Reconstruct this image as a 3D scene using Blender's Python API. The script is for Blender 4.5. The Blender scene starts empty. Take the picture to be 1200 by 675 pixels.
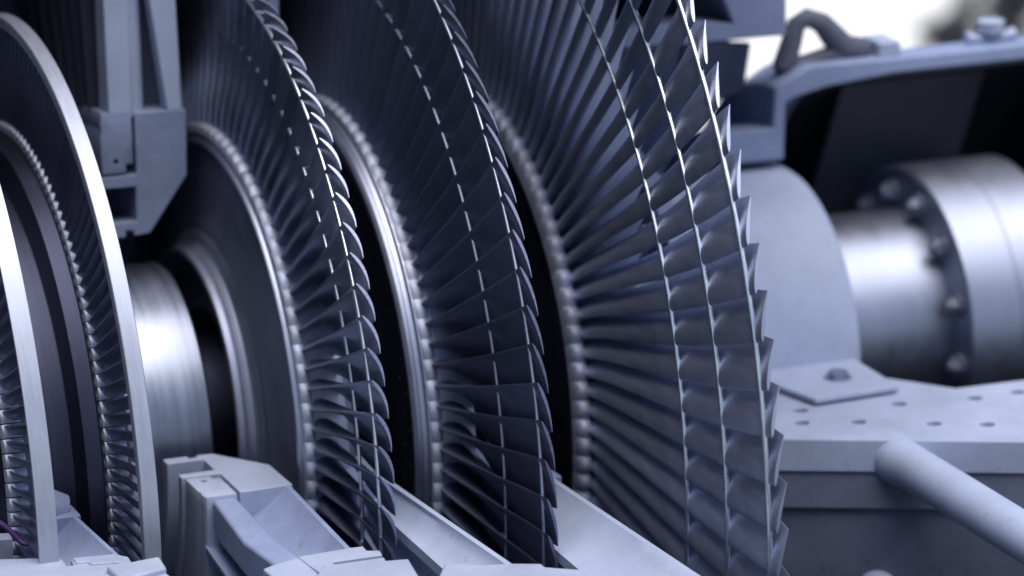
import bpy, bmesh, math, random
from math import sin, cos, pi, radians, hypot, atan2
from mathutils import Vector, Matrix
random.seed(7)
S = bpy.context.scene
COL = S.collection

# ------------------------------------------------------------------ materials
def new_mat(name):
    m = bpy.data.materials.new(name); m.use_nodes = True
    nt = m.node_tree; b = nt.nodes['Principled BSDF']
    return m, nt, b

def N(nt, kind, **kw):
    n = nt.nodes.new(kind)
    for k, v in kw.items():
        if k in n.inputs.keys(): n.inputs[k].default_value = v
        else: setattr(n, k, v)
    return n

def ramp(nt, src, c0, c1, p0=0.35, p1=0.65):
    r = nt.nodes.new('ShaderNodeValToRGB')
    e = r.color_ramp.elements
    e[0].position, e[1].position = p0, p1
    e[0].color = (*c0, 1); e[1].color = (*c1, 1)
    nt.links.new(src, r.inputs['Fac'])
    return r

def lathe_vec(nt, sx, sr, sa=0.0):
    """coordinates (x, radius, angle) of the turned part, so tool marks run round it"""
    tc = nt.nodes.new('ShaderNodeTexCoord')
    sep = nt.nodes.new('ShaderNodeSeparateXYZ'); nt.links.new(tc.outputs['Object'], sep.inputs[0])
    y2 = N(nt, 'ShaderNodeMath', operation='POWER'); y2.inputs[1].default_value = 2; nt.links.new(sep.outputs['Y'], y2.inputs[0])
    z2 = N(nt, 'ShaderNodeMath', operation='POWER'); z2.inputs[1].default_value = 2; nt.links.new(sep.outputs['Z'], z2.inputs[0])
    ad = N(nt, 'ShaderNodeMath', operation='ADD'); nt.links.new(y2.outputs[0], ad.inputs[0]); nt.links.new(z2.outputs[0], ad.inputs[1])
    sq = N(nt, 'ShaderNodeMath', operation='SQRT'); nt.links.new(ad.outputs[0], sq.inputs[0])
    an = N(nt, 'ShaderNodeMath', operation='ARCTAN2'); nt.links.new(sep.outputs['Z'], an.inputs[0]); nt.links.new(sep.outputs['Y'], an.inputs[1])
    cmb = nt.nodes.new('ShaderNodeCombineXYZ')
    for src, i, s in ((sep.outputs['X'], 0, sx), (sq.outputs[0], 1, sr), (an.outputs[0], 2, sa)):
        mu = N(nt, 'ShaderNodeMath', operation='MULTIPLY'); mu.inputs[1].default_value = s
        nt.links.new(src, mu.inputs[0]); nt.links.new(mu.outputs[0], cmb.inputs[i])
    return cmb.outputs[0]

def steel(name, base, rough, metallic=1.0, turned=True, var=0.18, bump=0.15, vary=0.0, scale=(160, 160, 1.5)):
    m, nt, b = new_mat(name)
    L = nt.links.new
    b.inputs['Metallic'].default_value = metallic
    if turned:
        vec = lathe_vec(nt, *scale)
    else:
        tc = nt.nodes.new('ShaderNodeTexCoord')
        mp = nt.nodes.new('ShaderNodeMapping'); mp.inputs['Scale'].default_value = scale
        L(tc.outputs['Object'], mp.inputs[0]); vec = mp.outputs[0]
    n1 = N(nt, 'ShaderNodeTexNoise', Scale=1.0, Detail=4.0, Roughness=0.6); L(vec, n1.inputs['Vector'])
    tc2 = nt.nodes.new('ShaderNodeTexCoord')
    n2 = N(nt, 'ShaderNodeTexNoise', Scale=9.0, Detail=5.0, Roughness=0.65); L(tc2.outputs['Object'], n2.inputs['Vector'])
    mx = N(nt, 'ShaderNodeMix'); mx.data_type = 'FLOAT'; mx.inputs[0].default_value = 0.5
    L(n1.outputs['Fac'], mx.inputs[2]); L(n2.outputs['Fac'], mx.inputs[3])
    lo = tuple(c * (1 - var) for c in base); hi = tuple(min(1, c * (1 + var)) for c in base)
    r = ramp(nt, mx.outputs[0], lo, hi, 0.36, 0.64); col = r.outputs[0]
    if vary:
        oi = nt.nodes.new('ShaderNodeObjectInfo')
        vr = N(nt, 'ShaderNodeMapRange'); vr.inputs[3].default_value = 1 - vary; vr.inputs[4].default_value = 1 + vary
        L(oi.outputs['Random'], vr.inputs[0])
        hv = nt.nodes.new('ShaderNodeHueSaturation'); L(vr.outputs[0], hv.inputs['Value']); L(col, hv.inputs['Color']); col = hv.outputs[0]
    L(col, b.inputs['Base Color'])
    mr = N(nt, 'ShaderNodeMapRange'); mr.inputs[1].default_value = .3; mr.inputs[2].default_value = .7
    mr.inputs[3].default_value = max(.05, rough - .08); mr.inputs[4].default_value = rough + .1
    L(mx.outputs[0], mr.inputs[0]); L(mr.outputs[0], b.inputs['Roughness'])
    bp = N(nt, 'ShaderNodeBump', Strength=bump, Distance=0.0012); L(n1.outputs['Fac'], bp.inputs['Height'])
    L(bp.outputs[0], b.inputs['Normal'])
    return m

def paint(name, base, rough=0.5, var=0.12, bump=0.12, specks=True, spec=0.35, scale=14.0, wear=0.0):
    m, nt, b = new_mat(name)
    L = nt.links.new
    tc = nt.nodes.new('ShaderNodeTexCoord')
    n1 = N(nt, 'ShaderNodeTexNoise', Scale=scale, Detail=7.0, Roughness=0.7); L(tc.outputs['Object'], n1.inputs['Vector'])
    lo = tuple(c * (1 - var) for c in base); hi = tuple(min(1, c * (1 + var)) for c in base)
    r = ramp(nt, n1.outputs['Fac'], lo, hi, 0.3, 0.7)
    out = r.outputs[0]
    if wear:
        w1 = N(nt, 'ShaderNodeTexNoise', Scale=4.5, Detail=8.0, Roughness=0.72); L(tc.outputs['Object'], w1.inputs['Vector'])
        wr = ramp(nt, w1.outputs['Fac'], (1 - wear,) * 3, (1 + wear * .4,) * 3, .38, .62)
        w2 = N(nt, 'ShaderNodeTexNoise', Scale=60.0, Detail=5.0, Roughness=0.7); L(tc.outputs['Object'], w2.inputs['Vector'])
        ws = ramp(nt, w2.outputs['Fac'], (1 - 1.6 * wear,) * 3, (1, 1, 1), .30, .40)
        for src in (wr, ws):
            mm = N(nt, 'ShaderNodeMix'); mm.data_type = 'RGBA'; mm.blend_type = 'MULTIPLY'; mm.inputs[0].default_value = 1
            L(out, mm.inputs[6]); L(src.outputs[0], mm.inputs[7]); out = mm.outputs[2]
    if specks:
        v = N(nt, 'ShaderNodeTexNoise', Scale=230.0, Detail=2.0); L(tc.outputs['Object'], v.inputs['Vector'])
        sr = ramp(nt, v.outputs['Fac'], (0, 0, 0), (1, 1, 1), 0.70, 0.76)
        mx = N(nt, 'ShaderNodeMix'); mx.data_type = 'RGBA'
        mu = N(nt, 'ShaderNodeMath', operation='MULTIPLY'); mu.inputs[1].default_value = .5
        L(sr.outputs[0], mu.inputs[0]); L(mu.outputs[0], mx.inputs[0])
        L(out, mx.inputs[6]); mx.inputs[7].default_value = (*[min(1, c * 1.7) for c in base], 1)
        out = mx.outputs[2]
    L(out, b.inputs['Base Color'])
    b.inputs['Roughness'].default_value = rough
    b.inputs['Specular IOR Level'].default_value = spec
    n2 = N(nt, 'ShaderNodeTexNoise', Scale=160.0, Detail=4.0); L(tc.outputs['Object'], n2.inputs['Vector'])
    bp = N(nt, 'ShaderNodeBump', Strength=bump, Distance=0.002); L(n2.outputs['Fac'], bp.inputs['Height'])
    L(bp.outputs[0], b.inputs['Normal'])
    return m

M = {}
M['shaft'] = steel('polished_shaft_steel', (.33, .36, .455), .38, scale=(120, 120, .6), bump=.10)
M['coupling'] = steel('coupling_steel', (.33, .36, .46), .46, scale=(40, 40, .6), bump=.03, var=.06)
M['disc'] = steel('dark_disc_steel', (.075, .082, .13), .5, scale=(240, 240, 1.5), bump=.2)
M['disc_mid'] = steel('satin_disc_steel', (.17, .185, .265), .5, scale=(240, 240, 1.5), bump=.2, metallic=.75)
M['rim'] = steel('bright_rim_steel', (.42, .45, .57), .42, scale=(200, 200, 1.0), bump=.12)
M['knob'] = steel('blade_foot_steel', (.44, .475, .60), .60, metallic=.6, turned=False, scale=(120, 120, 120), bump=.15, vary=.2)
M['collar'] = steel('dull_collar_steel', (.36, .385, .50), .5, scale=(200, 200, 1.0), bump=.12)
M['band'] = steel('brushed_shroud_steel', (.40, .43, .535), .47, metallic=.6, scale=(400, 20, 9.0), bump=.25, var=.12)
M['blade'] = steel('blade_steel', (.27, .295, .41), .40, metallic=1, turned=False, scale=(30, 260, 260), bump=.10, vary=.22)
M['blade_shaded'] = steel('shaded_blade_steel', (.155, .17, .26), .48, metallic=.85, turned=False, scale=(30, 260, 260), bump=.08, vary=.22)  # same blade steel, the shade between wheels put into the colour
M['blade_long'] = steel('long_blade_steel', (.42, .46, .61), .46, metallic=.84, turned=False, scale=(220, 10, 10), bump=.08, vary=.2, var=.16)
M['wire'] = steel('polished_wire_steel', (.80, .84, .95), .32, turned=False, scale=(30, 30, 30), bump=.05)
M['paint'] = paint('blue_grey_casing_paint', (.25, .30, .47), .5, wear=0.16)
M['paint_shaded'] = paint('shaded_casing_paint', (.225, .265, .40), .5, wear=0.16)  # casing paint darkened: shade on the upper rings is in the colour
M['machined'] = paint('machined_joint_face_grey', (.37, .42, .57), .42, wear=0.14, var=.08, bump=.06)
M['paint_pale'] = paint('pale_blue_grey_paint', (.38, .435, .59), .5, wear=0.1, specks=False, var=.06)
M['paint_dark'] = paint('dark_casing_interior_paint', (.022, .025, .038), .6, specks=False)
M['paint_mid'] = paint('mid_grey_hood_paint', (.115, .13, .20), .55, wear=0.2, specks=False, var=.25, scale=5)
M['lit_patch'] = paint('faint_lit_patch_paint', (.034, .038, .060), .6, specks=False)
M['paint_band'] = paint('hood_band_paint', (.15, .17, .25), .55, specks=False, var=.2, scale=9)
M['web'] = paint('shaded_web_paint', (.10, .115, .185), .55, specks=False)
M['gap_black'] = paint('black_gap_shade', (.01, .011, .016), .6, specks=False)
M['bolt'] = steel('dull_bolt_steel', (.22, .24, .32), .6, metallic=.6, turned=False, scale=(90, 90, 90))
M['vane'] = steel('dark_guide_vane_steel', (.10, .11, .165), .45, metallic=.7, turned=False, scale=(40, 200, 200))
M['black'] = paint('dark_grey_handle_paint', (.095, .105, .15), .5, specks=False)
M['purple'] = paint('purple_plastic', (.075, .03, .16), .4, specks=False)
M['leaf'] = paint('bush_leaf', (.055, .062, .075), .6, specks=False, var=.5)
M['bark'] = paint('bush_bark', (.06, .05, .045), .8, specks=False)
M['ground'] = paint('pale_concrete_paving', (.78, .77, .74), .8, specks=False, var=.05, scale=2)
M['bounce_dark'] = paint('dark_bounce_sheet', (.05, .05, .052), .85, specks=False, var=.3, scale=30)
M['wall'] = paint('grey_wall_render', (.12, .125, .15), .8, specks=False, var=.1, scale=2)

# ------------------------------------------------------------------ mesh helpers
def P(x, r, deg):
    """point at axial x, radius r; deg 0 = the side facing the viewer, 90 = top, 180 = far side"""
    a = radians(deg)
    return Vector((x, -r * cos(a), r * sin(a)))

def link(name, bm, mat, parent=None, smooth=32, bevel=0.0, seg=2):
    bmesh.ops.remove_doubles(bm, verts=bm.verts, dist=1e-6)
    bmesh.ops.recalc_face_normals(bm, faces=bm.faces)
    me = bpy.data.meshes.new(name); bm.to_mesh(me); bm.free()
    o = bpy.data.objects.new(name, me); COL.objects.link(o)
    for m in (mat if isinstance(mat, (list, tuple)) else [mat]): me.materials.append(m)
    if smooth:
        me.shade_smooth()
        me.set_sharp_from_angle(angle=radians(smooth))
    if bevel:
        md = o.modifiers.new('bevel', 'BEVEL'); md.width = bevel; md.segments = seg; md.limit_method = 'ANGLE'; md.angle_limit = radians(35)
        md.harden_normals = False
    if parent is not None: o.parent = parent
    return o

def revolve(bm, prof, a0, a1, n, zoff=0.0):
    """closed (x, r) profile swept round the rotor axis; capped when it is not a full turn"""
    full = abs((a1 - a0) - 360) < 1e-6
    rings = []
    for i in range(n if full else n + 1):
        a = a0 + (a1 - a0) * i / n
        rings.append([bm.verts.new(P(x, r, a) + Vector((0, 0, zoff))) for x, r in prof])
    k = len(prof)
    for i in range(len(rings) if full else len(rings) - 1):
        A, B = rings[i], rings[(i + 1) % len(rings)]
        for j in range(k):
            bm.faces.new((A[j], A[(j + 1) % k], B[(j + 1) % k], B[j]))
    if not full:
        bm.faces.new(rings[0]); bm.faces.new(list(reversed(rings[-1])))
    return bm

def revolve_open(bm, prof, n):
    """open (x, r) profile whose ends lie on the axis side (r tiny): a full turn"""
    return revolve(bm, prof, 0, 360, n)

def prism(bm, pts, z0, z1):
    """polygon in plan (x, y) between two heights; z1 may be a list of heights per point"""
    top = [bm.verts.new((x, y, (z1[i] if isinstance(z1, (list, tuple)) else z1))) for i, (x, y) in enumerate(pts)]
    bot = [bm.verts.new((x, y, z0)) for x, y in pts]
    bm.faces.new(top); bm.faces.new(list(reversed(bot)))
    k = len(pts)
    for j in range(k): bm.faces.new((top[j], bot[j], bot[(j + 1) % k], top[(j + 1) % k]))
    return bm

def prism_y(bm, pts, y0, y1):
    a = [bm.verts.new((x, y0, z)) for x, z in pts]; b = [bm.verts.new((x, y1, z)) for x, z in pts]
    bm.faces.new(a); bm.faces.new(list(reversed(b)))
    k = len(pts)
    for j in range(k): bm.faces.new((a[j], b[j], b[(j + 1) % k], a[(j + 1) % k]))
    return bm

def box(bm, x0, x1, y0, y1, z0, z1):
    return prism(bm, [(x0, y0), (x1, y0), (x1, y1), (x0, y1)], z0, z1)

def tube(bm, pts, rad, n=12, closed=False, caps=True):
    pts = [Vector(p) for p in pts]; rings = []
    m = len(pts)
    up = None
    for i, p in enumerate(pts):
        t = (pts[(i + 1) % m] - pts[i - 1]) if (closed or 0 < i < m - 1) else (pts[1] - pts[0] if i == 0 else pts[-1] - pts[-2])
        t.normalize()
        if up is None:
            up = t.orthogonal().normalized()
        up = (up - t * up.dot(t)).normalized()
        s = t.cross(up)
        rr = rad[i] if isinstance(rad, (list, tuple)) else rad
        rings.append([bm.verts.new(p + (up * cos(2 * pi * j / n) + s * sin(2 * pi * j / n)) * rr) for j in range(n)])
    for i in range(m if closed else m - 1):
        A, B = rings[i], rings[(i + 1) % m]
        for j in range(n): bm.faces.new((A[j], A[(j + 1) % n], B[(j + 1) % n], B[j]))
    if caps and not closed:
        bm.faces.new(list(reversed(rings[0]))); bm.faces.new(rings[-1])
    return bm

def cyl(bm, c, axis, rad, h, n=20):
    axis = Vector(axis).normalized(); c = Vector(c)
    return tube(bm, [c, c + axis * h], rad, n)

def tag(o, label, cat, group=None, kind=None):
    if label: o['label'] = label
    if cat: o['category'] = cat
    if group: o['group'] = group
    if kind: o['kind'] = kind
    return o

def thing(name, label, cat, loc=(0, 0, 0), group=None):
    o = bpy.data.objects.new(name, None); COL.objects.link(o); o.location = loc
    o.empty_display_size = .1
    return tag(o, label, cat, group)

def cut(o, cutters):
    """boolean the cutter bmesh out of o and bake the result"""
    me = bpy.data.meshes.new('cutter'); bmesh.ops.recalc_face_normals(cutters, faces=cutters.faces); cutters.to_mesh(me); cutters.free()
    c = bpy.data.objects.new('cutter', me); COL.objects.link(c)
    md = o.modifiers.new('cut', 'BOOLEAN'); md.object = c; md.operation = 'DIFFERENCE'; md.solver = 'EXACT'
    bpy.context.view_layer.update()
    dg = bpy.context.evaluated_depsgraph_get()
    new = bpy.data.meshes.new_from_object(o.evaluated_get(dg))
    old = o.data; o.modifiers.clear(); o.data = new; bpy.data.meshes.remove(old)
    bpy.data.objects.remove(c); bpy.data.meshes.remove(me)
    new.set_sharp_from_angle(angle=radians(32))

# ------------------------------------------------------------------ blades
def lerp(a, b, t): return a + (b - a) * t
def section(secs, r):
    for i in range(len(secs) - 1):
        if r <= secs[i + 1]['r'] or i == len(secs) - 2:
            A, B = secs[i], secs[i + 1]
            t = (r - A['r']) / (B['r'] - A['r'])
            return {k: lerp(A[k], B[k], t) for k in A}

def smooth_section(secs, r):
    h = (secs[-1]['r'] - secs[0]['r']) * .10
    out = None
    for d, w in ((-h, .25), (0, .5), (h, .25)):
        rr = min(max(r + d, secs[0]['r']), secs[-1]['r'])
        s = section(secs, rr)
        out = {k: (out[k] if out else 0) + w * s[k] for k in s}
    out['r'] = r
    return out

def add_blade(bm, secs, th0=0.0, nr=14, n=9, round_nose=False):
    r0, r1 = secs[0]['r'], secs[-1]['r']
    rings = []
    for i in range(nr + 1):
        s = smooth_section(secs, lerp(r0, r1, i / nr))
        r = s['r']
        lx, lt, tx, tt = s['xl'], s['tl'], s['xt'], s['tt']
        cx, ct = tx - lx, tt - lt
        ln = hypot(cx, ct) or 1e-6
        nx, ny = -ct / ln, cx / ln
        def pt(u, side):
            c = s['cam'] * 4 * u * (1 - u)
            if round_nose:                           # thick rounded leading edge, thin trailing edge
                h = side * s['th'] * .5 * (2.6 * math.sqrt(u) * (1 - u) ** 1.15 + .16 * min(1, u * 5))
            else:
                h = side * s['th'] * .5 * (.32 + .68 * (math.sin(pi * min(1, u * .9 + .1)) ** .8))
                if u in (0.0, 1.0): h *= .8
            return (lx + cx * u + nx * (c + h), lt + ct * u + ny * (c + h))
        us = [(j / (n - 1)) ** (1.8 if round_nose else 1) for j in range(n)]
        loop = [pt(u, 1) for u in us] + [pt(u, -1) for u in reversed(us)]
        rings.append([bm.verts.new(P(x, r, math.degrees(t / r) + th0)) for x, t in loop])
    k = len(rings[0])
    for i in range(nr):
        A, B = rings[i], rings[i + 1]
        for j in range(k): bm.faces.new((A[j], A[(j + 1) % k], B[(j + 1) % k], B[j]))
    bm.faces.new(list(reversed(rings[0]))); bm.faces.new(rings[-1])

def add_platform(bm, x0, x1, r0, r1, half, th0=0.0, lean=0.0):
    """rounded block at the foot of a blade, bulging out of the rim"""
    nu, nv = 7, 5
    rings = []
    for i in range(nu):
        a = pi * i / (nu - 1)                        # round the front-top edge: front face -> top -> back
        u = .5 - .5 * cos(a)
        x = lerp(x0, x1, u)
        rr = lerp(r0, r1, max(0.0, sin(a)) ** .42)
        ring = []
        for j in range(nv):
            v = -1 + 2 * j / (nv - 1)
            t = half * v
            rj = rr - (r1 - r0) * .30 * abs(v) ** 2.4 * (1 if 0 < i < nu - 1 else 0)
            ring.append(bm.verts.new(P(x, rj, math.degrees((t + lean * u) / r0) + th0)))
        rings.append(ring)
    for i in range(nu - 1):
        for j in range(nv - 1):
            bm.faces.new((rings[i][j], rings[i][j + 1], rings[i + 1][j + 1], rings[i + 1][j]))
    for j in (0, nv - 1):
        bm.faces.new([rings[i][j] for i in range(nu)])
    bm.faces.new([rings[0][j] for j in range(nv)] + [rings[-1][j] for j in reversed(range(nv))])

def ring_wire(name, x, r, rad, mat, parent, n=220, m=10):
    bm = bmesh.new()
    tube(bm, [P(x, r, 360 * i / n) for i in range(n)], rad, m, closed=True)
    return link(name, bm, mat, parent, smooth=60)

def blade_set(disc, secs, count, phase, lo, hi, mats, plat=None, round_nose=False):
    """every blade seen is an object of its own; those turned away are one object"""
    bm = bmesh.new(); add_blade(bm, secs, n=12 if round_nose else 9, round_nose=round_nose)
    nf = len(bm.faces)
    if plat: add_platform(bm, *plat)
    first = None
    bmesh.ops.recalc_face_normals(bm, faces=bm.faces)
    for f in list(bm.faces)[nf:]: f.material_index = 1
    base = link('blade', bm, mats, None, smooth=40)
    me = base.data
    rest = bmesh.new()
    used = False
    for k in range(count):
        th = phase + 360.0 * k / count
        d = (th + 180) % 360 - 180
        if lo <= d <= hi:
            if not used: o = base; used = True
            else: o = base.copy(); COL.objects.link(o)
            o.parent = disc
            o.rotation_euler = (-radians(th + random.uniform(-.06, .06)), 0, 0)
        else:
            n0 = len(rest.verts)
            rest.from_mesh(me)
            rest.verts.ensure_lookup_table()
            bmesh.ops.transform(rest, matrix=Matrix.Rotation(-radians(th), 4, 'X'), verts=rest.verts[n0:])
    rm = bpy.data.meshes.new('blade_row'); rest.to_mesh(rm); rest.free()
    for m in mats: rm.materials.append(m)
    rm.set_sharp_from_angle(angle=radians(40))
    ro = bpy.data.objects.new('blade_row', rm); COL.objects.link(ro); ro.parent = disc
    ro['kind'] = 'stuff'
    if not used: bpy.data.objects.remove(base)

def sec(r, xl, tl, xt, tt, cam, th):
    return dict(r=r, xl=xl, tl=tl, xt=xt, tt=tt, cam=cam, th=th)

# ------------------------------------------------------------------ the rotor
rotor = thing('turbine_rotor', 'steel steam turbine rotor with five bladed wheels and a bolted shaft coupling', 'turbine rotor')

# shaft: a turned body between the wheels
bm = bmesh.new()
prof = [(-.652, .02), (-.652, .212), (-.462, .2105), (-.458, .2065), (-.456, .190), (-.456, .02)]
revolve(bm, prof, 0, 360, 160)
link('shaft', bm, M['shaft'], rotor, smooth=30)
bm = bmesh.new(); revolve(bm, [(.12, .02), (.12, .165), (.30, .163), (.690, .163), (.690, .02)], 0, 360, 160)
link('shaft', bm, M['coupling'], rotor, smooth=30)
bm = bmesh.new()
prof = [(-1.6, .01), (-1.6, .30), (-.83, .30), (-.80, .36), (-.69, .36), (-.672, .34), (-.655, .30), (-.6525, .22), (-.6525, .10), (-.30, .10), (-.22, .16), (-.1, .16), (.12, .16), (.12, .01)]
revolve(bm, prof, 0, 360, 160)
link('drum', bm, M['disc'], rotor, smooth=30)

bm = bmesh.new(); revolve(bm, [(.47, .10), (.47, .176), (.512, .1745), (.513, .10)], 0, 360, 120)  # black ring standing in for the shaded gap beside the housing
link('gap_shade', bm, M['gap_black'], rotor, smooth=30)

# coupling
bm = bmesh.new()
prof = [(.678, .03), (.678, .2205), (.682, .225), (.759, .225), (.760, .2242), (.762, .2242), (.763, .225), (.842, .225), (.846, .221), (.846, .18), (.98, .18), (.98, .03)]
revolve(bm, prof, 0, 360, 160)
coupling = link('coupling', bm, M['coupling'], rotor, smooth=30)
bb = bmesh.new()
tube(bb, [(.664, 0, 0), (.6785, 0, 0)], .0140, 6)
tube(bb, [(.659, 0, 0), (.6645, 0, 0)], .0085, 14)
tube(bb, [(.6735, 0, 0), (.6786, 0, 0)], .019, 18)
b0 = link('coupling_bolt', bb, M['bolt'], coupling, smooth=30)
for k in range(13):
    o = b0 if k == 0 else b0.copy()
    if k: COL.objects.link(o)
    o.parent = coupling
    a = radians(-7.9 + 360 * k / 13)
    o.location = (0, -.187 * cos(a), .187 * sin(a)); o.rotation_euler = (random.uniform(0, 1), 0, 0)

def wheel(prof, mats=None, lab=None, n=180, ):
    bm = bmesh.new(); revolve(bm, prof, 0, 360, n)
    o = link('bladed_wheel', bm, mats or M['disc'], rotor, smooth=28)
    if lab: o['label'] = lab
    return o

def rim_ring(name, prof, mat, parent, n=200):
    bm = bmesh.new(); revolve(bm, prof, 0, 360, n)
    return link(name, bm, mat, parent, smooth=28)

# first wheel (A) and second wheel (B): shrouded
wA = wheel([(-.83, .30), (-.83, .40), (-.812, .43), (-.806, .452), (-.770, .452), (-.765, .43), (-.76, .36), (-.76, .30)], lab='shrouded wheel cut off by the edge of the picture')
rim_ring('shroud_band', [(-.806, .588), (-.808, .602), (-.783, .602), (-.784, .588)], M['band'], wA)
secA = [sec(.45, -.803, .006, -.772, -.002, -.006, .006), sec(.59, -.803, .006, -.784, -.006, -.005, .005)]
blade_set(wA, secA, 150, 1.0, 1, 0, [M['blade'], M['knob']], plat=(-.808, -.778, .447, .46, .0085))

wB = wheel([(-.700, .30), (-.694, .362), (-.688, .405), (-.669, .412), (-.667, .4215), (-.632, .4215), (-.628, .40), (-.625, .25), (-.66, .25)], lab='wheel with a broad bright shroud band round its blades')
rim_ring('shroud_band', [(-.6645, .561), (-.6645, .5745), (-.6635, .5755), (-.6430, .5745), (-.6420, .5735), (-.6425, .561)], M['band'], wB)
secB = [sec(.42, -.664, .007, -.632, -.004, -.007, .0062), sec(.50, -.662, .007, -.638, -.006, -.0065, .0055), sec(.565, -.661, .006, -.645, -.008, -.005, .005)]
blade_set(wB, secB, 150, .6, -15, 33, [M['blade'], M['knob']], plat=(-.668, -.636, .417, .430, .0080))

# third wheel (C)
wC = wheel([(-.400, .14), (-.400, .230), (-.396, .250),
            (-.389, .272), (-.386, .30), (-.383, .365), (-.382, .370), (-.31, .370), (-.31, .14)], M['disc_mid'],
           lab='unshrouded wheel with curved blade tips and two lacing wires')
rim_ring('collar', [(-.428, .219), (-.428, .2235), (-.4265, .2255), (-.419, .2285), (-.418, .2270), (-.416, .2290), (-.406, .2345), (-.4025, .2400), (-.3965, .2500), (-.3965, .205), (-.404, .206), (-.414, .212)], M['collar'], wC)
rim_ring('rim_ring', [(-.383, .3665), (-.388, .3672), (-.3915, .3695), (-.3928, .3725), (-.3915, .3755), (-.388, .3778), (-.3835, .3785), (-.3838, .384), (-.386, .386), (-.386, .3895), (-.325, .3895), (-.32, .37)], M['rim'], wC)
secC = [sec(.386, -.380, .004, -.330, -.004, .010, .0125), sec(.43, -.374, .005, -.336, -.014, .010, .0120), sec(.526, -.3635, .006, -.340, -.036, .008, .0090),
        sec(.60, -.3625, .006, -.345, -.045, .006, .0055), sec(.630, -.3620, .006, -.346, -.046, .0055, .0038)]
blade_set(wC, secC, 94, 6.3, -24, 78, [M['blade'], M['knob']], plat=(-.3875, -.370, .384, .3975, .0128), round_nose=True)
ring_wire('lacing_wire', -.3560, .526, .0027, M['wire'], wC)
ring_wire('lacing_wire', -.3600, .610, .0028, M['wire'], wC)

# fourth wheel (D)
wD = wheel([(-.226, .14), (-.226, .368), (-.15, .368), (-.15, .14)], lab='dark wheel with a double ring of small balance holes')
cb = bmesh.new()
for k in range(45):
    for r, a0 in ((.331, 3.0), (.3495, -1.0)):
        cyl(cb, P(-.232, r, a0 + 8 * k), (1, 0, 0), .0034, .022, 10)
cut(wD, cb)
rim_ring('rim_ring', [(-.227, .367), (-.2275, .388), (-.233, .392), (-.2375, .396), (-.2375, .402), (-.233, .406), (-.228, .4065), (-.2275, .4085), (-.222, .4105), (-.219, .414), (-.215, .415), (-.155, .415), (-.15, .367)], M['rim'], wD)
secD = [sec(.412, -.211, .006, -.150, -.022, .012, .0115), sec(.47, -.2045, .006, -.158, -.046, .010, .0105), sec(.58, -.1925, .006, -.167, -.060, .006, .0075),
        sec(.68, -.1815, .008, -.168, -.059, .004, .0050), sec(.742, -.180, .010, -.167, -.055, .003, .0036)]
blade_set(wD, secD, 94, 7.6, -26, 76, [M['blade_shaded'], M['knob']], plat=(-.2185, -.200, .409, .4205, .0137), round_nose=True)
ring_wire('lacing_wire', -.1855, .604, .0022, M['collar'], wD)
ring_wire('lacing_wire', -.1785, .722, .0026, M['rim'], wD)

# last wheel (E)
wE = wheel([(-.012, .14), (-.012, .30), (.0, .34), (.002, .385), (.0, .392), (.0, .400), (.100, .400), (.108, .30), (.12, .14)], lab='largest wheel with long twisted blades and three lacing wires')
secE = [sec(.402, .006, .000, .096, -.004, .012, .020), sec(.47, .013, -.012, .090, .000, .012, .019), sec(.56, .020, -.030, .082, .002, .010, .0150),
        sec(.69, .028, -.054, .073, .000, .008, .0120), sec(.81, .034, -.072, .067, -.006, .006, .0100), sec(.92, .040, -.084, .060, -.014, .003, .0066),
        sec(.958, .042, -.086, .056, -.026, .001, .0036)]
blade_set(wE, secE, 100, 8.0, -24, 76, [M['blade_long'], M['knob']], plat=(-.008, .016, .393, .4190, .0127), round_nose=True)
ring_wire('lacing_wire', .0288, .702, .0030, M['wire'], wE)
ring_wire('lacing_wire', .0346, .819, .0034, M['wire'], wE)
ring_wire('lacing_wire', .0404, .937, .0037, M['wire'], wE)

# ------------------------------------------------------------------ diaphragms (stationary guide rings)
ZJ = .015
ring_main = [(-.4915, .431), (-.4185, .4285), (-.4205, .336), (-.4765, .2590), (-.499, .2570), (-.499, .2645), (-.511, .2665), (-.511, .2565), (-.545, .2560),
             (-.545, .277), (-.494, .277), (-.494, .327), (-.545, .328), (-.545, .3440), (-.4915, .3440)]
ring_nozzle = [(-.541, .348), (-.507, .348), (-.507, .360), (-.4965, .360), (-.4965, .390), (-.495, .3915), (-.4965, .393), (-.4965, .433), (-.5385, .434), (-.541, .420), (-.539, .41), (-.541, .405)]

up = thing('diaphragm', 'upper guide ring section hanging between two wheels, its cut face showing a square slot', 'diaphragm')
bm = bmesh.new(); revolve(bm, ring_main, 90, 178, 44); link('inner_ring', bm, M['paint_shaded'], up, bevel=.0012)
bm = bmesh.new(); revolve(bm, ring_nozzle, 90, 178, 44); nz = link('nozzle_ring', bm, M['paint_shaded'], up, bevel=.001)
cb = bmesh.new(); cyl(cb, (-.521, -.01, .365), (0, 1, 0), .0042, .03, 14); cut(nz, cb)
bm = bmesh.new(); prism_y(bm, [(-.529, .432), (-.4945, .430), (-.4925, .76), (-.529, .76)], 0, .045); link('guide_vane', bm, M['paint_pale'], up, bevel=.002)
bm = bmesh.new(); prism_y(bm, [(-.4455, .429), (-.423, .428), (-.4265, .584), (-.431, .76), (-.507, .76), (-.464, .586)], .001, .030); link('guide_vane', bm, M['paint_pale'], up, bevel=.002)
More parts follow.
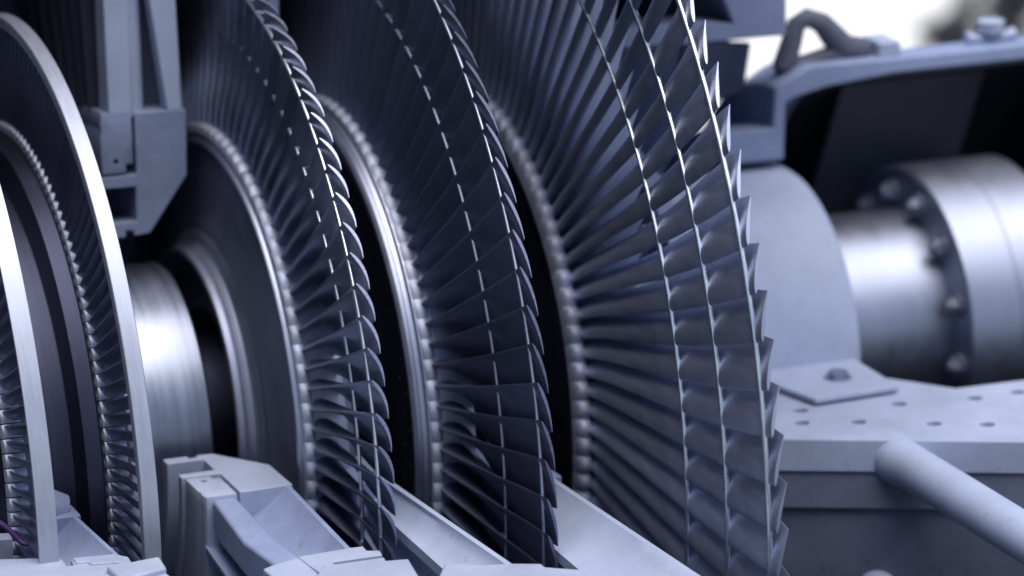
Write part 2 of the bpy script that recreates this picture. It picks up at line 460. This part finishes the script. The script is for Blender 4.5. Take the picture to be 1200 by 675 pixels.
# hollow behind the two cut struts: a curved wall that starts flush at the left strut and falls back to the right
bm = bmesh.new()
cols = [(-.496, .004), (-.484, .008), (-.474, .020), (-.466, .045), (-.459, .085), (-.452, .14), (-.446, .19), (-.46, .20), (-.496, .05)]
lo = [bm.verts.new((x, y, .425)) for x, y in cols]; hi_ = [bm.verts.new((x, y, .78)) for x, y in cols]
for j in range(len(cols)):
    k = (j + 1) % len(cols); bm.faces.new((lo[j], lo[k], hi_[k], hi_[j]))
bm.faces.new(lo); bm.faces.new(list(reversed(hi_)))
link('guide_vane', bm, M['paint_pale'], up, smooth=50)
def vane_geo(bm, xs, ts, r0, r1, th, deg):
    """curved guide vane: chord points xs with tangential offsets ts, between two radii"""
    L = []
    for r in (r0, lerp(r0, r1, .5), r1):
        up_, dn = [], []
        for j, (x, t) in enumerate(zip(xs, ts)):
            h = th * (.35 + .65 * sin(pi * j / (len(xs) - 1)))
            up_.append(P(x, r, deg + math.degrees((t + h) / r))); dn.append(P(x, r, deg + math.degrees((t - h) / r)))
        L.append([bm.verts.new(v) for v in up_ + dn[::-1]])
    k = len(L[0])
    for i in range(2):
        for j in range(k): bm.faces.new((L[i][j], L[i][(j + 1) % k], L[i + 1][(j + 1) % k], L[i + 1][j]))
    bm.faces.new(L[0][::-1]); bm.faces.new(L[2])
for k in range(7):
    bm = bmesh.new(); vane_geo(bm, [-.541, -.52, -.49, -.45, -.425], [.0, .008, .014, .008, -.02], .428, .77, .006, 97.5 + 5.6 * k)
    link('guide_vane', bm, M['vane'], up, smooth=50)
bm = bmesh.new(); revolve(bm, [(-.56, .755), (-.41, .755), (-.40, .90), (-.56, .90)], 90, 178, 40); link('outer_ring', bm, M['paint'], up, bevel=.002)

# same ring, lower half, between B and C
low = thing('diaphragm', 'lower guide ring half with a square slot in its joint face beside the polished shaft', 'diaphragm')
def lower_ring(name, prof, parent, mat, dz=ZJ, a0=-178, a1=0):
    bm = bmesh.new(); revolve(bm, prof, a0, a1, 80, zoff=dz); return link(name, bm, mat, parent, bevel=.0012)
ir = lower_ring('inner_ring', ring_main, low, M['machined'])
nz = lower_ring('nozzle_ring', ring_nozzle, low, M['machined'], dz=ZJ - .0006)
cb = bmesh.new(); cyl(cb, (-.521, -.366, -.02), (0, 0, 1), .0042, .06, 14); cut(nz, cb)
def strut(pts_top, z0, name, parent, mat, bevel=.003):
    bm = bmesh.new(); prism(bm, pts_top, z0, ZJ - .003); return link(name, bm, mat, parent, bevel=bevel, seg=3)
# strut (left edge of the cut vane) from the nozzle ring out to the outer ring
bm = bmesh.new()
xs = [-.541, -.520, -.499]
prism(bm, [(-.531, -.434), (-.498, -.434), (-.500, -.60), (-.497, -.765), (-.536, -.712), (-.541, -.60)], ZJ - .055, [ZJ - .004, ZJ - .004, ZJ - .008, ZJ - .002, ZJ - .002, ZJ - .008])
link('guide_vane', bm, M['paint'], low, bevel=.005, seg=3)
# concave flank between the strut and the thin right-hand edge
def trough(rim0, rim1, left0, left1, depth, name, parent, mat, rimw=.008, ny=10, bulge=0.0, thick=.014):
    """concave vane flank: flush along the rim line, sinking towards the left line"""
    bm = bmesh.new(); rows = []
    for i in range(ny + 1):
        v = i / ny
        a = Vector((*[lerp(rim0[k], rim1[k], v) for k in (0, 1)], ZJ)); b = Vector((*[lerp(left0[k], left1[k], v) for k in (0, 1)], ZJ - depth))
        row = [a, a + Vector((-rimw, 0, -.0005))]
        for u, d in ((.18, .25), (.35, .52), (.52, .74), (.7, .90), (.85, .97), (1, 1)):
            p = a.lerp(b, u); p.z = ZJ - depth * d + bulge * sin(pi * v) * u; row.append(p)
        rows.append([bm.verts.new(p) for p in row] + [bm.verts.new(Vector((b.x, b.y, b.z - thick))), bm.verts.new(Vector((a.x, a.y, ZJ - depth - thick)))])
    k = len(rows[0])
    for i in range(ny):
        for j in range(k): bm.faces.new((rows[i][j], rows[i][(j + 1) % k], rows[i + 1][(j + 1) % k], rows[i + 1][j]))
    bm.faces.new(rows[0][::-1]); bm.faces.new(rows[-1])
    return link(name, bm, mat, parent, smooth=40)
trough((-.423, -.424), (-.432, -.702), (-.499, -.424), (-.499, -.702), .040, 'guide_vane', low, M['paint'], rimw=.006)
for k in range(5):
    bm = bmesh.new(); vane_geo(bm, [-.541, -.52, -.49, -.45, -.425], [.0, -.008, -.014, -.008, .02], .430, .70, .007, -7.5 - 6.2 * k)
    link('guide_vane', bm, M['paint'], low, smooth=50)
bm = bmesh.new()
prism(bm, [(-.503, -.706), (-.432, -.700), (-.415, -.701), (-.416, -.719), (-.401, -.725), (-.4035, -.742), (-.470, -.742), (-.470, -.752), (-.4045, -.752), (-.407, -.765), (-.379, -.770), (-.389, -.835), (-.37, -1.0), (-.56, -1.0), (-.52, -.80), (-.497, -.774)], -.16, ZJ)
link('outer_ring', bm, M['machined'], low, bevel=.0012)
bm = bmesh.new()
prism(bm, [(-.540, -.718), (-.5005, -.704), (-.4985, -.772), (-.52, -.796), (-.552, -.80), (-.556, -.728)], -.03, ZJ - .0015)
bl = link('key_block', bm, M['machined'], low, bevel=.002)
bm = bmesh.new(); revolve(bm, [(-.54, .71), (-.42, .71), (-.41, .85), (-.55, .85)], -178, -8, 60); link('outer_ring', bm, M['paint'], low, bevel=.002)

# diaphragm between C and D
lo2 = thing('diaphragm', 'narrow guide ring half with a long smooth trough between the two middle wheels', 'diaphragm')
trough((-.2965, -.445), (-.2655, -.860), (-.322, -.42), (-.324, -.80), .030, 'guide_vane', lo2, M['paint_pale'], rimw=.007, ny=14)
bm = bmesh.new(); revolve(bm, [(-.345, .340), (-.292, .340), (-.290, .455), (-.345, .455)], -178, 0, 70, zoff=ZJ - .002); link('inner_ring', bm, M['paint'], lo2, bevel=.0015)
for k in range(5):
    bm = bmesh.new(); vane_geo(bm, [-.345, -.33, -.31, -.29], [.0, -.010, -.010, .008], .45, .82, .007, -6.5 - 6.5 * k)
    link('guide_vane', bm, M['paint'], lo2, smooth=50)
bm = bmesh.new()
prism(bm, [(-.343, -.803), (-.300, -.829), (-.269, -.836), (-.2325, -.853), (-.2325, -.867), (-.197, -.893), (-.19, -1.02), (-.37, -1.02), (-.366, -.846)], -.2, ZJ)
link('outer_ring', bm, M['machined'], lo2, bevel=.003, seg=3)
bm = bmesh.new(); tube(bm, [(-.302, -.432, ZJ - .01), (-.302, -.432, ZJ + .006)], .006, 6); link('stud', bm, M['paint_pale'], lo2)

up2 = thing('diaphragm', 'plain upper guide ring section just showing above the third wheel', 'diaphragm')
bm = bmesh.new(); prism_y(bm, [(-.335, .36), (-.281, .36), (-.2785, .57), (-.278, .80), (-.335, .80)], 0, .04); link('guide_vane', bm, M['paint'], up2, bevel=.002)
bm = bmesh.new(); revolve(bm, [(-.345, .34), (-.285, .34), (-.285, .40), (-.345, .40)], 90.2, 178, 40); link('inner_ring', bm, M['paint'], up2, bevel=.002)
for k in range(9):
    bm = bmesh.new(); vane_geo(bm, [-.345, -.33, -.31, -.285], [.0, .010, .010, -.008], .395, .80, .007, 98 + 6.2 * k)
    link('guide_vane', bm, M['paint'], up2, smooth=50)
bm = bmesh.new(); revolve(bm, [(-.37, .79), (-.24, .79), (-.22, 1.0), (-.37, 1.0)], 90, 178, 40); link('outer_ring', bm, M['paint'], up2)

# diaphragm between D and E
lo3 = thing('diaphragm', 'wide guide ring half with a long smooth trough leading under the largest wheel', 'diaphragm')
trough((-.0955, -.53), (-.068, -1.02), (-.160, -.55), (-.166, -.95), .034, 'guide_vane', lo3, M['paint_pale'], rimw=.007, ny=14)
bm = bmesh.new(); revolve(bm, [(-.15, .36), (-.085, .36), (-.080, .535), (-.155, .535)], -178, 0, 70, zoff=ZJ - .002); link('inner_ring', bm, M['paint'], lo3, bevel=.0015)
for k in range(5):
    bm = bmesh.new(); vane_geo(bm, [-.165, -.14, -.115, -.09], [.0, -.012, -.012, .008], .53, .99, .008, -6.5 - 6.5 * k)
    link('guide_vane', bm, M['paint'], lo3, smooth=50)
bm = bmesh.new(); prism(bm, [(-.20, -.955), (-.03, -1.02), (-.03, -1.15), (-.20, -1.15)], -.2, ZJ); link('outer_ring', bm, M['machined'], lo3, bevel=.003)

# diaphragm between A and B
lo4 = thing('diaphragm', 'small guide ring half wedged between the two shrouded wheels', 'diaphragm')
trough((-.7160, -.430), (-.7055, -.640), (-.770, -.42), (-.772, -.62), .034, 'guide_vane', lo4, M['paint'], rimw=.005)
bm = bmesh.new(); revolve(bm, [(-.768, .375), (-.722, .370), (-.7215, .384), (-.7085, .392), (-.7085, .436), (-.768, .436)], -178, 0, 70, zoff=ZJ); link('inner_ring', bm, M['paint'], lo4, bevel=.002)
bm = bmesh.new(); tube(bm, [(-.775, -.40, ZJ - .008), (-.745, -.40, ZJ + .004), (-.722, -.40, ZJ - .004)], [.02, .03, .022], 14); link('seal_boss', bm, M['paint'], lo4, smooth=50)
bm = bmesh.new()
prism(bm, [(-.90, -.548), (-.849, -.562), (-.812, -.575), (-.785, -.588), (-.7765, -.592), (-.7785, -.622), (-.770, -.622), (-.768, -.600), (-.7075, -.607), (-.698, -.619), (-.700, -.640), (-.664, -.643), (-.672, -.70), (-.66, -.80), (-.92, -.80)], -.2, ZJ)
link('outer_ring', bm, M['machined'], lo4, bevel=.0018)
bm = bmesh.new()
prism(bm, [(-.766, -.602), (-.710, -.609), (-.716, -.640), (-.750, -.634), (-.752, -.622), (-.7665, -.622)], -.02, ZJ + .0025)
link('key_block', bm, M['machined'], lo4, bevel=.0015)
bm = bmesh.new()
prism(bm, [(-.74, -.665), (-.668, -.655), (-.672, -.70), (-.735, -.72)], -.02, ZJ + .008)
link('key_block', bm, M['machined'], lo4, bevel=.003)

lo5 = thing('diaphragm', 'guide ring end at the picture corner left of all the wheels', 'diaphragm')
bm = bmesh.new(); prism(bm, [(-.90, -.44), (-.832, -.462), (-.812, -.468), (-.814, -.492), (-.845, -.485), (-.90, -.47)], -.05, ZJ); link('joint_face', bm, M['machined'], lo5, bevel=.0015)
bm = bmesh.new(); revolve(bm, [(-.92, .38), (-.855, .38), (-.84, .47), (-.92, .47)], -178, 0, 60, zoff=ZJ - .004); link('inner_ring', bm, M['paint'], lo5, bevel=.002)
bm = bmesh.new()
tube(bm, [(-.875 + .07 * t, -.505 + .012 * t - .04 * t * t, ZJ + .004 + .030 * sin(pi * min(1, t * .98 + .1))) for t in [i / 14 for i in range(15)]], .0035, 10)
tag(link('purple_cable', bm, M['purple'], None, smooth=60), 'thin purple cable looped over the grey joint face in the corner', 'cable')

# ------------------------------------------------------------------ casings
uc = thing('turbine_casing', 'dark upper casing shell behind the wheels with a pale cut face beside the largest one', 'casing')
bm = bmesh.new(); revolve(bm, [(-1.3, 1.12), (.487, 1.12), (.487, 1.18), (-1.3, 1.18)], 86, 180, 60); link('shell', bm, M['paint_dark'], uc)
bm = bmesh.new(); revolve(bm, [(-.13, 1.10), (.487, 1.10), (.487, 1.118), (-.13, 1.118)], 52, 180, 60); link('shade_shell', bm, M['paint_dark'], uc)  # extra shell reaching forward above the view, added to shade the largest wheel
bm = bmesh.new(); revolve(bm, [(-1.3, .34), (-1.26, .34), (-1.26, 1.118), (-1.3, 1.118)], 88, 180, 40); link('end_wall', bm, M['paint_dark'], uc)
bm = bmesh.new(); box(bm, -1.42, -1.36, -1.22, 1.2, .06, 1.35); link('end_wall', bm, M['paint_dark'], uc)  # unseen wall added at the left to block light from that side
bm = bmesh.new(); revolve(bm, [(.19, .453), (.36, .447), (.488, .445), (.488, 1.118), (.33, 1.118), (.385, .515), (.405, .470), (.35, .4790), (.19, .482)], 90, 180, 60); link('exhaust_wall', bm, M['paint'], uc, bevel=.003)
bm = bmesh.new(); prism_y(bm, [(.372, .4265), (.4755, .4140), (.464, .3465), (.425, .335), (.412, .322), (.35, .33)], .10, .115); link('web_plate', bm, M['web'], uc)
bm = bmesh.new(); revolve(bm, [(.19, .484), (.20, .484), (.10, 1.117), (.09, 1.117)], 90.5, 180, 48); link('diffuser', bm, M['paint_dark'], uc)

cov = thing('bearing_cover', 'half cover with a pale cut rim above the shaft coupling, dark inside', 'cover')
bm = bmesh.new()
revolve(bm, [(.390, .262), (.484, .260), (.487, .345), (.504, .352), (.553, .362), (.663, .372), (1.25, .372), (1.25, .395), (.663, .396), (.524, .397), (.470, .368), (.467, .309), (.390, .309)], 90, 180, 48)
link('shell', bm, M['paint'], cov, bevel=.004)
bm = bmesh.new(); prism_y(bm, [(.588, .06), (.668, .318), (.905, .318), (.82, .06)], .19, .20); link('lit_patch', bm, M['lit_patch'], cov)  # flat sheet added for the faintly lit far inside of the cover
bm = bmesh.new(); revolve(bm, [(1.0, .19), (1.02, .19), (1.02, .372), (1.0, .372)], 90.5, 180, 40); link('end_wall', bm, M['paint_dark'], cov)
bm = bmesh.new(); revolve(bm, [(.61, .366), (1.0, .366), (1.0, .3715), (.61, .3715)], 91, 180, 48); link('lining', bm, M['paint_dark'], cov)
# lifting eye and the stack of plates on the cover
bm = bmesh.new()
eye = [(.500, .388), (.513, .418), (.521, .444), (.538, .453), (.561, .443), (.579, .422), (.599, .408), (.634, .402)]
tube(bm, [(x, .04, z + (.006 if 0 < k < 6 else 0)) for k, (x, z) in enumerate(eye)], [.017, .016, .0145, .0145, .016, .019, .020, .017], 14)
tube(bm, [(.490, .04, .390), (.531, .04, .393), (.578, .04, .399), (.630, .04, .401)], [.013, .011, .015, .018], 12)
link('lifting_eye', bm, M['black'], cov, smooth=50)
bm = bmesh.new()
for k, (w, z) in enumerate(((.023, .383), (.021, .3965), (.022, .4065))):
    box(bm, .659 - w + .002 * k, .659 + w - .003 * k, .01, .07, z, z + (.0128 if k == 0 else .0095))
link('plate_stack', bm, M['paint_pale'], cov, bevel=.0015)

val = thing('valve', 'small pale flanged valve standing on the cover near the right edge', 'valve', (0, 0, 0))
bm = bmesh.new(); tube(bm, [(.836, .04, .375), (.836, .04, .412)], .0125, 16); link('valve_body', bm, M['paint'], val, bevel=.002)
bm = bmesh.new(); tube(bm, [(.836, .04, .411), (.836, .04, .418)], .021, 20); link('flange', bm, M['paint_pale'], val, bevel=.001)
bm = bmesh.new(); tube(bm, [(.836, .04, .4205), (.836, .04, .427)], .021, 20); link('flange', bm, M['paint_pale'], val, bevel=.001)
for q in (-1, 1):
    bm = bmesh.new(); tube(bm, [(.836 + q * .010, .04, .398), (.836 + q * .026, .04, .401), (.836 + q * .036, .04, .402), (.836 + q * .039, .04, .402)], [.008, .007, .011, .011], 12)
    link('pipe_stub', bm, M['paint_pale'], val, smooth=50)

hs = thing('bearing_housing', 'pale grey cylindrical bearing housing behind the largest wheel', 'housing')
bm = bmesh.new()
revolve(bm, [(.14, .170), (.14, .240), (.146, .248), (.486, .248), (.493, .243), (.493, .225), (.480, .222), (.480, .170)], 0, 360, 120)
link('drum', bm, M['paint_pale'], hs, smooth=30)
bm = bmesh.new()
revolve(bm, [(.205, .246), (.205, .318), (.235, .318), (.235, .246)], 0, 360, 90)
fl = link('flange', bm, M['paint'], hs, smooth=30, bevel=.002)
bb = bmesh.new(); tube(bb, [(.185, 0, 0), (.2055, 0, 0)], .017, 6); tube(bb, [(.176, 0, 0), (.186, 0, 0)], .010, 12)
b0 = link('flange_bolt', bb, M['coupling'], fl, smooth=30)
for k in range(16):
    o = b0 if k == 0 else b0.copy()
    if k: COL.objects.link(o)
    o.parent = fl; a = radians(6 + 22.5 * k)
    o.location = (0, -.284 * cos(a), .284 * sin(a)); o.rotation_euler = (k * .37, 0, 0)
bm = bmesh.new(); prism(bm, [(.350, -.401), (.482, -.392), (.481, -.20), (.300, -.20)], ZJ + .004, ZJ + .011); link('foot_plate', bm, M['machined'], hs, bevel=.0012)
bm = bmesh.new()
tube(bm, [(.421, -.320, ZJ + .010), (.421, -.320, ZJ + .0125)], .020, 24)
tube(bm, [(.421, -.320, ZJ + .012), (.421, -.320, ZJ + .021)], .0145, 6)
link('foot_bolt', bm, M['coupling'], hs, smooth=30)

ped = thing('exhaust_hood', 'lower exhaust hood with a pale drilled joint flange and a sloping tie tube', 'hood')
bm = bmesh.new()
prism(bm, [(.10, -.4435), (1.3, -1.031), (1.3, -.404), (.669, -.404), (.564, -.401), (.484, -.300), (.484, -.15), (.10, -.15)], ZJ - .045, ZJ)
fp = link('joint_flange', bm, M['machined'], ped, smooth=0, bevel=0)
cb = bmesh.new()
for x, y in [(.303, -.457), (.375, -.485), (.465, -.534), (.529, -.567), (.461, -.434), (.568, -.452), (.635, -.451), (.61, -.606), (.70, -.50), (.69, -.65), (.325, -.405)]:
    cyl(cb, (x, y, -.01), (0, 0, 1), .0105, .05, 18)
cut(fp, cb)
md = fp.modifiers.new('bevel', 'BEVEL'); md.width = .0012; md.segments = 2; md.limit_method = 'ANGLE'; md.angle_limit = radians(50)
def along(s, off, z):                                            # point on the sloping front line of the flange, set back by off
    d = Vector((.898, -.440, 0)); n = Vector((.440, .898, 0))
    p = Vector((.248, -.516, 0)) + d * s + n * off
    return (p.x, p.y, z)
def panel(name, s0, s1, o0, o1, z0, z1, mat, bevel=.003):
    bm = bmesh.new()
    q = [along(s0, o0, 0), along(s1, o0, 0), along(s1, o1, 0), along(s0, o1, 0)]
    prism(bm, [(p[0], p[1]) for p in q], z0, z1); return link(name, bm, mat, ped, bevel=bevel)
panel('front_wall', -.25, 1.4, .012, .030, -1.0, ZJ - .0455, M['paint_mid'])
panel('upper_band', -.25, .34, .004, .0115, ZJ - .100, ZJ - .0458, M['paint_band'])
panel('wall_lip', .345, 1.4, -.004, .0115, ZJ - .085, ZJ - .058, M['paint'])
bm = bmesh.new()
tube(bm, [(.392, -.552, -.016), (.3925, -.587, -.0162), (.393, -.593, -.0163), (.394, -.602, -.0164), (.396, -.63, -.0164), (.410, -1.75, -.012)], [.034, .034, .0325, .031, .0305, .0305], 32); link('tie_tube', bm, M['paint_pale'], ped, smooth=50)
bm = bmesh.new()
c = Vector(along(.135, .0, -.200))
for i in range(1):
    tube(bm, [c + Vector((.0, .02, 0)), c + Vector((-.004, -.016, 0)), c + Vector((-.006, -.026, 0)), c + Vector((-.007, -.031, 0))], [.026, .026, .020, .008], 20)
link('cap_nut', bm, M['paint_pale'], ped, smooth=50)

lc = thing('turbine_casing', 'dark lower casing trough under the wheels', 'casing')
bm = bmesh.new(); box(bm, .22, 1.4, -1.80, -1.75, -1.24, .0); link('front_wall', bm, M['paint_dark'], lc)
bm = bmesh.new(); box(bm, -1.35, .16, -1.22, -1.16, -1.24, .025); link('front_wall', bm, M['paint_dark'], lc)  # unseen near wall pulled in close to block low light from the front
bm = bmesh.new(); box(bm, -1.35, 1.4, -1.75, 1.3, -1.29, -1.24); link('floor_plate', bm, M['paint_dark'], lc)
bm = bmesh.new(); box(bm, -1.35, 1.4, 1.14, 1.20, -1.24, .0); link('back_wall', bm, M['paint_dark'], lc)
for x in (-1.40, 1.401):
    bm = bmesh.new(); box(bm, x, x + .05, -1.80, 1.20, -1.24, .0); link('end_wall', bm, M['paint_dark'], lc)
bm = bmesh.new(); box(bm, -1.30, 1.38, .37, 1.138, -.045, -.002); link('far_flange', bm, M['paint'], lc)

# ------------------------------------------------------------------ surroundings
bm = bmesh.new(); bmesh.ops.create_circle(bm, cap_ends=True, segments=64, radius=600)
g = link('ground', bm, M['ground'], None, smooth=0); g.location.z = -1.30; g['kind'] = 'structure'

bm = bmesh.new(); box(bm, -40, 3.2, -40, 5.2, -1.299, -1.295)  # dark sheet added around the machine to cut light bouncing off the ground
pad = link('bounce_sheet', bm, M['bounce_dark'], None, smooth=0); pad['kind'] = 'structure'

def bush(loc, rad, label, n=1500):
    t = thing('bush', label, 'bush', loc)
    bm = bmesh.new()
    for k in range(5):
        a = k * 1.3; tube(bm, [(0, 0, 0), (rad * .3 * cos(a), rad * .3 * sin(a), rad * .8), (rad * .6 * cos(a), rad * .6 * sin(a), rad * 1.4)], [.05 * rad, .035 * rad, .012 * rad], 7)
    link('trunk', bm, M['bark'], t)
    bm = bmesh.new()
    cl = [(Vector((random.uniform(-.7, .7), random.uniform(-.7, .7), random.uniform(.35, 1.5))) * rad, random.uniform(.25, .5) * rad) for _ in range(16)]
    for _ in range(n):
        c, rr = random.choice(cl)
        d = Vector((random.gauss(0, 1), random.gauss(0, 1), random.gauss(0, 1))).normalized() * rr * random.uniform(.5, 1)
        p = c + d
        if p.z < 0: continue
        u = Vector((random.gauss(0, 1), random.gauss(0, 1), random.gauss(0, 1))).normalized(); v = u.orthogonal().normalized(); s = rad * random.uniform(.08, .15)
        bm.faces.new([bm.verts.new(p + u * s), bm.verts.new(p + v * s * .5), bm.verts.new(p - u * s), bm.verts.new(p - v * s * .5)])
    link('crown', bm, M['leaf'], t, smooth=0)
bush((4.02, 6.55, -1.30), .10, 'small blurred rounded bush on pale paving beyond the valve', 5000)
bush((4.36, 6.75, -1.30), .20, 'taller dark bush at the top right corner')

# ------------------------------------------------------------------ light
SUN_EL, SUN_DIR = radians(76), Vector((.12, -.52, 0)).normalized()
az = atan2(SUN_DIR.x, SUN_DIR.y)
w = bpy.data.worlds.new('World'); S.world = w; w.use_nodes = True
nt = w.node_tree; bg = nt.nodes['Background']
sky = nt.nodes.new('ShaderNodeTexSky'); sky.sky_type = 'NISHITA'; sky.sun_disc = False
sky.sun_elevation = SUN_EL; sky.sun_rotation = az; sky.dust_density = 2.0; sky.air_density = 1.0; sky.ozone_density = 1.0
nt.links.new(sky.outputs[0], bg.inputs['Color']); bg.inputs['Strength'].default_value = .075
sd = bpy.data.lights.new('sun', 'SUN'); sd.energy = 2.3; sd.angle = radians(60); sd.color = (1.0, .97, .93)
so = bpy.data.objects.new('sun', sd); COL.objects.link(so)
dirv = Vector((SUN_DIR.x * cos(SUN_EL), SUN_DIR.y * cos(SUN_EL), sin(SUN_EL)))
so.rotation_euler = dirv.to_track_quat('Z', 'Y').to_euler(); so.location = dirv * 20

# ------------------------------------------------------------------ camera
cd = bpy.data.cameras.new('camera'); co = bpy.data.objects.new('camera', cd); COL.objects.link(co); S.camera = co
F, YAW, PIT, ROLL = 5213.22, radians(20.65182391), radians(15.78717446), radians(-1.06749477)
d = Vector((sin(YAW) * cos(PIT), cos(YAW) * cos(PIT), -sin(PIT)))
r = Vector((cos(YAW), -sin(YAW), 0)); u = r.cross(d)
r2 = r * cos(ROLL) + u * sin(ROLL); u2 = -r * sin(ROLL) + u * cos(ROLL)
mw = Matrix((r2, u2, -d)).transposed().to_4x4(); mw.translation = Vector((-2.10546763, -5.73600539, 1.84996233))
co.matrix_world = mw
cd.sensor_fit = 'HORIZONTAL'; cd.sensor_width = 36; cd.lens = F / 1200 * 36
cd.clip_start = .05; cd.clip_end = 2000
cd.dof.use_dof = True; cd.dof.focus_distance = 5.64; cd.dof.aperture_fstop = 2.1

vs = S.view_settings; S.display_settings.display_device = 'sRGB'
vs.view_transform = 'Standard'; vs.look = 'None'; vs.exposure = 0.75; vs.gamma = 1; vs.use_curve_mapping = False
S.cycles.max_bounces = 6; S.cycles.diffuse_bounces = 3; S.cycles.glossy_bounces = 4
S.cycles.use_denoising = True
